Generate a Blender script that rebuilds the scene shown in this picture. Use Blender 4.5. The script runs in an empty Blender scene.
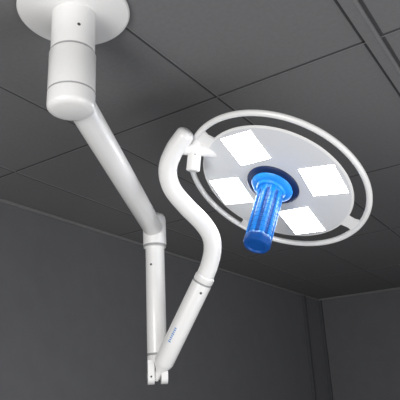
import bpy, bmesh, math
from mathutils import Vector, Matrix

# ---------------------------------------------------------------- frame
YAW = math.radians(32.5)
EYE = 1.5
RZ = Matrix.Rotation(YAW, 3, 'Z')
def W(p):
    v = RZ @ Vector(p)
    return Vector((v.x, v.y, v.z + EYE))
def D(p):
    return (RZ @ Vector(p)).normalized()

# ---------------------------------------------------------------- materials
def mat(name, col, rough=0.5, metal=0.0, noise=0.0, nscale=20, bump=0.0, emit=None, estr=0, coat=0, spec=None):
    m = bpy.data.materials.new(name); m.use_nodes = True
    nt = m.node_tree; b = nt.nodes['Principled BSDF']
    b.inputs['Base Color'].default_value = (*col, 1)
    b.inputs['Roughness'].default_value = rough
    b.inputs['Metallic'].default_value = metal
    b.inputs['Coat Weight'].default_value = coat
    b.inputs['Coat Roughness'].default_value = .15
    if spec is not None: b.inputs['Specular IOR Level'].default_value = spec
    if noise or bump:
        tc = nt.nodes.new('ShaderNodeTexCoord')
        n = nt.nodes.new('ShaderNodeTexNoise'); n.inputs['Scale'].default_value = nscale
        n.inputs['Detail'].default_value = 4
        nt.links.new(tc.outputs['Object'], n.inputs['Vector'])
        if noise:
            r = nt.nodes.new('ShaderNodeValToRGB')
            r.color_ramp.elements[0].position = .3; r.color_ramp.elements[1].position = .7
            r.color_ramp.elements[0].color = (*[c*(1-noise) for c in col], 1)
            r.color_ramp.elements[1].color = (*[min(1, c*(1+noise)) for c in col], 1)
            nt.links.new(n.outputs['Fac'], r.inputs['Fac'])
            nt.links.new(r.outputs['Color'], b.inputs['Base Color'])
        if bump:
            bp = nt.nodes.new('ShaderNodeBump'); bp.inputs['Strength'].default_value = bump
            bp.inputs['Distance'].default_value = .002
            nt.links.new(n.outputs['Fac'], bp.inputs['Height'])
            nt.links.new(bp.outputs['Normal'], b.inputs['Normal'])
    if emit:
        b.inputs['Emission Color'].default_value = (*emit, 1)
        b.inputs['Emission Strength'].default_value = estr
    return m

M_CEIL = mat('ceiling_paint', (.155, .155, .158), .85, noise=.05, nscale=60, bump=.15)
M_GROOVE = mat('grid_groove', (.045, .045, .047), .8, noise=.05)
M_TBAR = mat('grid_bar', (.19, .19, .193), .5, noise=.03)
M_WALL = mat('wall_paint', (.130, .131, .138), .7, noise=.04, nscale=8, bump=.08)
M_WALL2 = mat('wall_trim_paint', (.07, .072, .078), .6, noise=.05)
M_FLOOR = mat('floor_vinyl', (.30, .30, .31), .5, noise=.08, nscale=5)
M_WHITE = mat('powder_coat_white', (.82, .812, .80), .34, noise=.012, nscale=200, bump=.02, coat=.35)
M_FACE = mat('lamp_face_white', (.66, .67, .69), .45, noise=.01, nscale=90)
M_SEAM = mat('seam_grey', (.32, .32, .32), .5, noise=.03)
M_DARK = mat('screw_black', (.05, .05, .052), .4, noise=.05)
M_NAVY = mat('handle_base_navy', (.006, .022, .09), .35, noise=.1)
M_BLUE = mat('handle_blue', (.006, .20, .66), .30, noise=.1, nscale=40, spec=.4)
M_CYAN = mat('handle_collar_glow_blue', (.02, .26, .80), .35, noise=.05, spec=.3, emit=(.02, .25, .9), estr=.12)  # faint emission imitates light glowing through the translucent collar
M_DBLUE = mat('handle_shade_cap_blue', (.004, .075, .33), .35, noise=.06, spec=.35)  # shade painted into the flutes; also the end cap's own darker blue
M_LED = mat('led_panel', (.95, .97, 1), .4, noise=.005, emit=(.97, .985, 1), estr=14)
M_LOGO = mat('logo_blue', (.12, .28, .6), .5, noise=.05)

# ---------------------------------------------------------------- helpers
def finish(bm, name, mats, smooth=True, parent=None, angle=35):
    bmesh.ops.recalc_face_normals(bm, faces=bm.faces)
    me = bpy.data.meshes.new(name); bm.to_mesh(me); bm.free()
    for m in mats: me.materials.append(m)
    if smooth:
        for p in me.polygons: p.use_smooth = True
        try: me.set_sharp_from_angle(angle=math.radians(angle))
        except Exception: pass
    o = bpy.data.objects.new(name, me); bpy.context.collection.objects.link(o)
    if parent: o.parent = parent
    return o

def add_box(bm, lo, hi, mi=0):
    vs = [bm.verts.new((x, y, z)) for x in (lo[0], hi[0]) for y in (lo[1], hi[1]) for z in (lo[2], hi[2])]
    for f in ((0,1,3,2),(4,6,7,5),(0,4,5,1),(2,3,7,6),(0,2,6,4),(1,5,7,3)):
        fc = bm.faces.new([vs[i] for i in f]); fc.material_index = mi

def frame(axis, hint=Vector((0, 0, 1))):
    z = axis.normalized()
    if abs(z.dot(hint)) > .95: hint = Vector((1, 0, 0))
    x = hint.cross(z).normalized(); y = z.cross(x)
    return x, y, z

def add_lathe(bm, origin, axis, prof, n=64, mi=0, rfun=None, fr=None, mfun=None):
    x, y, z = fr if fr else frame(axis)
    rings = []
    for p in prof:
        r, h = p[0], p[1]
        if r < 1e-6:
            rings.append([bm.verts.new(origin + z*h)])
        else:
            rg = []
            for i in range(n):
                a = 2*math.pi*i/n
                rr = r*(rfun(a, h) if rfun else 1)
                rg.append(bm.verts.new(origin + x*rr*math.cos(a) + y*rr*math.sin(a) + z*h))
            rings.append(rg)
    for k in range(len(rings)-1):
        A, B = rings[k], rings[k+1]
        m = prof[k+1][2] if len(prof[k+1]) > 2 else mi
        for i in range(n):
            j = (i+1) % n
            if len(A) == 1 and len(B) == 1: continue
            if len(A) == 1: f = bm.faces.new((A[0], B[i], B[j]))
            elif len(B) == 1: f = bm.faces.new((A[i], A[j], B[0]))
            else: f = bm.faces.new((A[i], A[j], B[j], B[i]))
            f.material_index = m
            if mfun and m == mi: f.material_index = mfun(2*math.pi*(i+.5)/n, (prof[k][1]+prof[k+1][1])/2)

def catmull(pts, sub=10):
    P = [pts[0]*2-pts[1]] + pts + [pts[-1]*2-pts[-2]]
    out = []
    for i in range(1, len(P)-2):
        for s in range(sub):
            t = s/sub
            a, b, c, d = P[i-1], P[i], P[i+1], P[i+2]
            out.append(.5*((2*b)+(c-a)*t+(2*a-5*b+4*c-d)*t*t+(3*b-a-3*c+d)*t**3))
    out.append(pts[-1]); return out

def add_sweep(bm, pts, radii, n=32, mi=0, closed=False, caps=True, flat=None):
    N = len(pts)
    tang = []
    for i in range(N):
        if closed: t = pts[(i+1) % N]-pts[i-1]
        else: t = pts[min(i+1, N-1)]-pts[max(i-1, 0)]
        tang.append(t.normalized())
    x, y, _ = frame(tang[0]) if flat is None else (flat, tang[0].cross(flat), None)
    rings = []
    for i in range(N):
        t = tang[i]
        if flat is not None: x = flat; y = t.cross(x).normalized()
        else:
            x = (x - t*x.dot(t)).normalized(); y = t.cross(x)
        r = radii[i] if isinstance(radii, (list, tuple)) else radii
        rx, ry = r if isinstance(r, tuple) else (r, r)
        rings.append([bm.verts.new(pts[i] + x*rx*math.cos(2*math.pi*k/n) + y*ry*math.sin(2*math.pi*k/n)) for k in range(n)])
    for i in range(N if closed else N-1):
        A, B = rings[i], rings[(i+1) % N]
        for k in range(n):
            j = (k+1) % n
            bm.faces.new((A[k], A[j], B[j], B[k])).material_index = mi
    if caps and not closed:
        bm.faces.new(rings[0]).material_index = mi
        bm.faces.new(rings[-1]).material_index = mi

def capsule(L, r, e=.3):
    b = r*e
    pr = [(0, 0)]
    for i in range(6):
        a = math.pi/2*i/5
        pr.append((r-b+b*math.sin(a), b-b*math.cos(a)))
    for i in range(6):
        a = math.pi/2*i/5
        pr.append((r-b+b*math.cos(a), L-b+b*math.sin(a)))
    pr.append((0, L)); return pr

# ---------------------------------------------------------------- room
XL, XR, YN, YB, ZC = -2.665, 2.6, -1.8, 6.79, 2.70
bm = bmesh.new()
add_box(bm, (XL-.1, YN, ZC), (XR, YB+.1, ZC+.1), 0)
g = .005
xs = []
for i in range(-4, 6):
    xx = -.421 - .62*i
    if XL+.05 < xx < XR: xs.append(xx)
for xx in xs:
    add_box(bm, (xx-g, YN, ZC-.001), (xx+g, YB, ZC+.01), 1)
    add_box(bm, (xx+g, YN, ZC-.003), (xx+g+.004, YB, ZC+.01), 2)
# wider main runner
add_box(bm, (-.413, YN, ZC-.012), (-.372, YB, ZC+.01), 0)
add_box(bm, (-.372, YN, ZC-.014), (-.362, YB, ZC+.01), 2)
add_box(bm, (-.362, YN, ZC-.002), (-.350, YB, ZC+.01), 1)
y = 1.80-1.24*2
while y < YB:
    add_box(bm, (XL, y-g, ZC-.001), (XR, y+g, ZC+.01), 1)
    add_box(bm, (XL, y+g, ZC-.003), (XR, y+g+.004, ZC+.01), 2)
    y += 1.24
finish(bm, 'ceiling', [M_CEIL, M_GROOVE, M_TBAR], smooth=False)

bm = bmesh.new(); add_box(bm, (XL-.1, YN, 0), (XL, YB+.1, ZC)); finish(bm, 'wall_left', [M_WALL], False)
bm = bmesh.new(); add_box(bm, (XL, YB, 0), (XR, YB+.1, ZC)); finish(bm, 'wall_back', [M_WALL], False)
bm = bmesh.new(); add_box(bm, (XL-.1, YN, -.1), (XR, YB+.1, 0)); finish(bm, 'floor', [M_FLOOR], False)
bm = bmesh.new(); add_box(bm, (XL, YN, 0), (XL+.015, YB, .1)); finish(bm, 'baseboard_left', [M_WALL2], False)
bm = bmesh.new(); add_box(bm, (XL+.015, YB-.015, 0), (XR, YB, .1)); finish(bm, 'baseboard_back', [M_WALL2], False)
bm = bmesh.new()
add_box(bm, (XL, YN, ZC-.022), (XL+.022, YB, ZC-.003), 0); finish(bm, 'trim_1', [M_TBAR], False)
bm = bmesh.new()
add_box(bm, (XL+.022, YB-.022, ZC-.022), (XR, YB, ZC-.003), 0); finish(bm, 'trim_2', [M_TBAR], False)
# corner panel with edge strips
bm = bmesh.new()
add_box(bm, (XL, YB-.50, .1), (XL+.035, YB-.46, ZC-.022), 0)
add_box(bm, (XL, YB-.46, .1), (XL+.012, YB, ZC-.022), 1)
add_box(bm, (XL+.012, YB-.03, .1), (XL+.05, YB, ZC-.022), 0)
finish(bm, 'trim_3', [M_WALL2, M_WALL], False)

# ---------------------------------------------------------------- surgical light
root = bpy.data.objects.new('surgical_light', None)
bpy.context.collection.objects.link(root)
UP = Vector((0, 0, 1)); DN = Vector((0, 0, -1))

top = W((-.367, 1.495, 1.2))
bm = bmesh.new()
add_lathe(bm, top, DN, [(0, 0), (.170, 0), (.174, .004), (.174, .010), (.170, .015), (.158, .018), (.085, .021), (.080, .024), (0, .024)], 96)
finish(bm, 'ceiling_flange', [M_WHITE], parent=root)
bm = bmesh.new()
add_lathe(bm, top, DN, [(0, .02), (.067, .02), (.067, .160), (.065, .162, 1), (.065, .165, 1), (.068, .167),
    (.0705, .171), (.0705, .300), (.069, .302, 1), (.069, .304, 1), (.0705, .306), (.0705, .345), (.069, .353), (.063, .359), (.052, .363), (0, .364)], 96)
finish(bm, 'ceiling_post', [M_WHITE, M_SEAM], parent=root)

def screw(name, pos, axis, r=.006):
    b = bmesh.new()
    add_lathe(b, pos, axis, [(0, -.004), (r, -.004), (r, .0008), (r*.6, .0012), (0, .0004)], 20)
    finish(b, name, [M_DARK], parent=root)

def surf(p, r, hdir, z):
    d = D(hdir); return Vector((p.x, p.y, z)) + d*r, d
p, d = surf(top, .067, (.45, -.89, 0), EYE+1.2-.100); screw('post_screw_1', p, d, .005)

# horizontal extension arm
A0 = W((-.362, 1.515, .905)); A1 = W((-.212, 2.49, .765))
ad = (A1-A0).normalized()
bm = bmesh.new()
L = (A1-A0).length
add_lathe(bm, A0, ad, [(0, 0), (.045, 0), (.045, .09), (.045, L*.5), (.044, L-.02), (.038, L), (0, L)], 48)
finish(bm, 'extension_arm', [M_WHITE], parent=root)

# elbow joint + drop tube
J = W((-.213, 2.49, 0))
def JZ(z): return Vector((J.x, J.y, EYE+z))
bm = bmesh.new()
add_lathe(bm, JZ(.845), DN, [(0, 0), (.030, .002), (.043, .008), (.050, .020), (.052, .035), (.052, .150), (.050, .156, 1), (.050, .160, 1),
    (.044, .163), (.042, .17), (.042, .20), (.042, .205), (.0415, .62), (.040, .625, 1), (.040, .629, 1), (.0415, .632), (.0415, .66), (0, .66)], 64)
finish(bm, 'drop_tube', [M_WHITE, M_SEAM], parent=root)
bm = bmesh.new()
sx = D((1, .15, 0)); sy = D((-.15, 1, 0))
for s in (-1, 1):
    n = 14
    lo = [(math.cos(math.pi*k/n)*.038, -math.sin(math.pi*k/n)*.022) for k in range(n+1)]
    outline = [(.038, .075)] + lo + [(-.038, .075)]
    base = JZ(.122)
    fr = [bm.verts.new(base + sy*u + UP*v + sx*(s*.041)) for u, v in outline]
    bk = [bm.verts.new(base + sy*u + UP*v + sx*(s*.014)) for u, v in outline]
    bm.faces.new(fr); bm.faces.new(bk)
    for i in range(len(fr)):
        j = (i+1) % len(fr); bm.faces.new((fr[i], fr[j], bk[j], bk[i]))
finish(bm, 'elbow_fork', [M_WHITE], parent=root)
bm = bmesh.new()
add_lathe(bm, JZ(.135) - sx*.044, sx, capsule(.088, .018, .2), 32)
finish(bm, 'elbow_pin', [M_SEAM], parent=root)
p, d = surf(J, .042, (-.35, -.93, 0), EYE+.60); screw('drop_screw_1', p, d, .005)
screw('fork_screw', JZ(.13) - sy*.038 - sx*.028, -sy, .004)

# spring arm
S0 = W((-.212, 2.475, .135)); S1 = W((.005, 2.297, .50))
sd = (S1-S0).normalized(); L = (S1-S0).length
bm = bmesh.new()
add_lathe(bm, S0, sd, [(0, -.02), (.013, -.02), (.017, .02), (.036, .05), (.041, .065), (.041, .20), (.041, L-.03), (.039, L-.028, 1), (.039, L-.023, 1), (.041, L-.020), (.041, L), (.036, L+.006), (0, L+.006)], 48)
finish(bm, 'spring_arm', [M_WHITE, M_SEAM], parent=root)
side = (D((0, -1, 0)) - sd*D((0, -1, 0)).dot(sd)).normalized()
bm = bmesh.new()
w = sd.cross(side)
ofs = (-w*.30 + side*.954).normalized()
tw = sd.cross(ofs)
for i in range(8):
    c = S0 + sd*(.165+.0085*i) + ofs*.0408
    hh = (.006, .004, .005, .004, .006, .004, .005, .0045)[i]
    q = [c + sd*a + tw*b + ofs*h for h in (-.003, .0005) for a, b in ((-.0025, -hh), (.0025, -hh), (.0025, hh), (-.0025, hh))]
    v = [bm.verts.new(t) for t in q]
    for f in ((0,1,2,3),(4,7,6,5),(0,4,5,1),(1,5,6,2),(2,6,7,3),(3,7,4,0)): bm.faces.new([v[t] for t in f])
finish(bm, 'maker_label', [M_LOGO], smooth=False, parent=root)
screw('spring_screw_1', S0 + sd*(L-.06) + (side*.9+w*.43).normalized()*.041, (side*.9+w*.43), .005)

# S-bend tube
pts = [(.0, 2.301, .492), (.024, 2.272, .54), (.040, 2.236, .592), (.036, 2.20, .640), (.004, 2.170, .690), (-.060, 2.125, .752),
       (-.108, 2.085, .812), (-.118, 2.035, .872), (-.088, 1.985, .925), (-.046, 1.945, .965)]
pts = catmull([W(p) for p in pts], 8)
dl = (pts[-1]-pts[-2]).normalized()
nb = len(pts)
end = pts[-1]
rad = [.036]*nb
for k in range(1, 7):
    a = math.pi/2*k/6
    pts.append(end + dl*(.024*math.sin(a))); rad.append(.012+.024*math.cos(a))
bm = bmesh.new(); add_sweep(bm, pts, rad, 36)
finish(bm, 's_bend_tube', [M_WHITE], parent=root)

# ---------- lamp head
C = W((.289, 2.055, .785))
n = D((-.418, -.290, -.861))
m = D((.889, .045, -.453)); m = (m - n*m.dot(n)).normalized()
k = n.cross(m).normalized()
R = .366
FR = (m, k, n)
def H(x, y, z): return C + m*x + k*y + n*z
BR = .82*R
bm = bmesh.new()
add_lathe(bm, C, n, [(0, -.070), (.10, -.068), (.18, -.060), (BR-.075, -.045), (BR-.014, -.014), (BR-.003, -.009), (BR, -.006), (BR-.002, -.002), (BR-.008, 0), (.11, 0, 1), (0, 0, 1)], 128, fr=FR)
finish(bm, 'lamp_body', [M_WHITE, M_FACE], parent=root)

ring = [H((R-.012)*math.cos(2*math.pi*i/128), (R-.012)*math.sin(2*math.pi*i/128), -.008) for i in range(128)]
bm = bmesh.new(); add_sweep(bm, ring, [(.011, .0115)]*128, 20, closed=True, flat=n)
finish(bm, 'grip_ring', [M_WHITE], parent=root)

bm = bmesh.new()
for ang, hw in ((-6, 5), (-97, 5), (166, 7)):
    cols = []
    N = 12
    for i in range(N+1):
        u = (i/N)*2-1
        col = []
        for rr, wd in ((BR-.012, 1.4), (BR+.004, 1.15), ((BR+R)/2-.008, 1.0), (R-.022, 1.15), (R-.012, 1.3)):
            a = math.radians(ang + hw*wd*u)
            for z in (-.010, -.0015): col.append(bm.verts.new(H(rr*math.cos(a), rr*math.sin(a), z)))
        cols.append(col)
    Q = 4
    for i in range(N):
        A, B = cols[i], cols[i+1]
        for q in range(Q):
            for zz in (0, 1):
                bm.faces.new((A[2*q+zz], A[2*q+2+zz], B[2*q+2+zz], B[2*q+zz]))
        bm.faces.new((A[0], B[0], B[1], A[1])); bm.faces.new((A[2*Q], B[2*Q], B[2*Q+1], A[2*Q+1]))
    for cc in (cols[0], cols[-1]):
        for q in range(Q): bm.faces.new((cc[2*q], cc[2*q+2], cc[2*q+3], cc[2*q+1]))
finish(bm, 'ring_brackets', [M_WHITE], parent=root)

# LED panels
for i, ang in enumerate((42, 138, 222, 318)):
    a = math.radians(ang); er = m*math.cos(a)+k*math.sin(a); et = n.cross(er)
    c = C + er*(.56*R); h = .190*R
    bm = bmesh.new()
    def plate(hh, z0, z1, mi):
        v = [bm.verts.new(c + er*(sx_*hh) + et*(sy_*hh) + n*z) for z in (z0, z1) for sx_, sy_ in ((-1,-1),(1,-1),(1,1),(-1,1))]
        for f in ((0,1,2,3),(4,7,6,5),(0,4,5,1),(1,5,6,2),(2,6,7,3),(3,7,4,0)): bm.faces.new([v[t] for t in f]).material_index = mi
    plate(h+.004, -.004, .0012, 0)
    plate(h, -.003, .0022, 1)
    finish(bm, 'led_panel_%d' % (i+1), [M_FACE, M_LED], smooth=False, parent=root)

# handle base
Cb = C - m*.008
bm = bmesh.new()
add_lathe(bm, Cb, n, [(0, -.002), (.104, -.002), (.104, .005), (.098, .010), (.084, .013), (.082, .013), (.078, .018, 1), (.066, .024, 1), (.058, .026, 1), (.052, .034, 1), (0, .034, 1)], 96, fr=FR)
finish(bm, 'handle_base', [M_NAVY, M_CYAN], parent=root)
# fluted grip: lengthwise flutes with small notches across the ribs
def flute(a, h):
    g = .5+.5*math.cos(a*8)
    amt = 1 if (.050 < h < .252) else .15
    return 1 - .15*amt*(1-g)**1.5
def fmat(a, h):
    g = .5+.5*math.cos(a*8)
    return 1 if (.049 < h < .254 and g < .25) else 0  # darker faces put the flutes' shade into the colour
prof = [(0, .02), (.048, .02), (.048, .049)]
h = .053
while h < .245:
    prof += [(.0497, h), (.0497, h+.0150), (.0482, h+.0162), (.0482, h+.018)]
    h += .0195
prof += [(.0490, .254), (.0495, .256), (.0495, .278, 1), (.046, .286, 1), (.037, .288, 1), (.032, .283, 1), (0, .283, 1)]
bm = bmesh.new()
hz = (n + m*.11).normalized(); hx = (m - hz*m.dot(hz)).normalized()
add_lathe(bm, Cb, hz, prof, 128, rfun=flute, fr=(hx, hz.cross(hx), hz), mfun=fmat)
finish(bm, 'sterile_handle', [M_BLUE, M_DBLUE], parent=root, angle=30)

# pivot knuckle
K0 = W((-.070, 1.985, .932)); K1 = H(-BR+.05, 0.03, -.026)
bm = bmesh.new()
kd = (K1-K0); add_lathe(bm, K0, kd, capsule(kd.length, .024, .25), 40)
kp = K0 + kd*.40
ax = D((.15, -.2, 1))
add_lathe(bm, kp - ax*.085, ax, capsule(.12, .026, .25), 40)
finish(bm, 'head_pivot', [M_WHITE], parent=root)
vv = (D((.15, -1, .1)))
screw('pivot_screw', kp + vv*.026 - ax*.03, vv, .004)

# ---------------------------------------------------------------- lights
def area(name, loc, target, size, power, col=(1, 1, 1)):
    l = bpy.data.lights.new(name, 'AREA'); l.shape = 'RECTANGLE'; l.size, l.size_y = size
    l.energy = power; l.color = col
    o = bpy.data.objects.new(name, l); bpy.context.collection.objects.link(o)
    o.location = loc
    o.rotation_euler = (Vector(target)-Vector(loc)).to_track_quat('-Z', 'Y').to_euler()
area('added_key_light', W((-1.5, -.9, -.2)), W((0, 2.2, .7)), (1.4, 1.2), 66, (1, .992, .975))  # added key light from behind left to brighten the lamp, no actual window
area('added_fill_light', W((1.6, 1.0, -.9)), W((.2, 4.2, 1.0)), (1.6, 1.6), 32, (.98, .985, 1))  # added low fill aimed up at the far ceiling, not a room fitting

w = bpy.data.worlds.new('world'); bpy.context.scene.world = w; w.use_nodes = True
w.node_tree.nodes['Background'].inputs['Color'].default_value = (.97, .98, 1, 1)
w.node_tree.nodes['Background'].inputs['Strength'].default_value = .66

# ---------------------------------------------------------------- camera
P = math.radians(19.9); s = .05; c_ = math.sqrt(1-s*s)
right = Vector((1, 0, 0)); fwd = Vector((0, math.cos(P), math.sin(P))); up = Vector((0, -math.sin(P), math.cos(P)))
cr = right*c_ - up*s; cu = right*s + up*c_
cr, cu, cb = RZ@cr, RZ@cu, RZ@(-fwd)
cam = bpy.data.cameras.new('camera'); co = bpy.data.objects.new('camera', cam); bpy.context.collection.objects.link(co)
Mx = Matrix((cr, cu, cb)).transposed().to_4x4(); Mx.translation = Vector((0, 0, EYE))
co.matrix_world = Mx
cam.sensor_width = 36; cam.lens = 574/400*36; cam.clip_start = .01
bpy.context.scene.camera = co
try:
    bpy.context.scene.view_settings.view_transform = 'Standard'
except Exception: pass
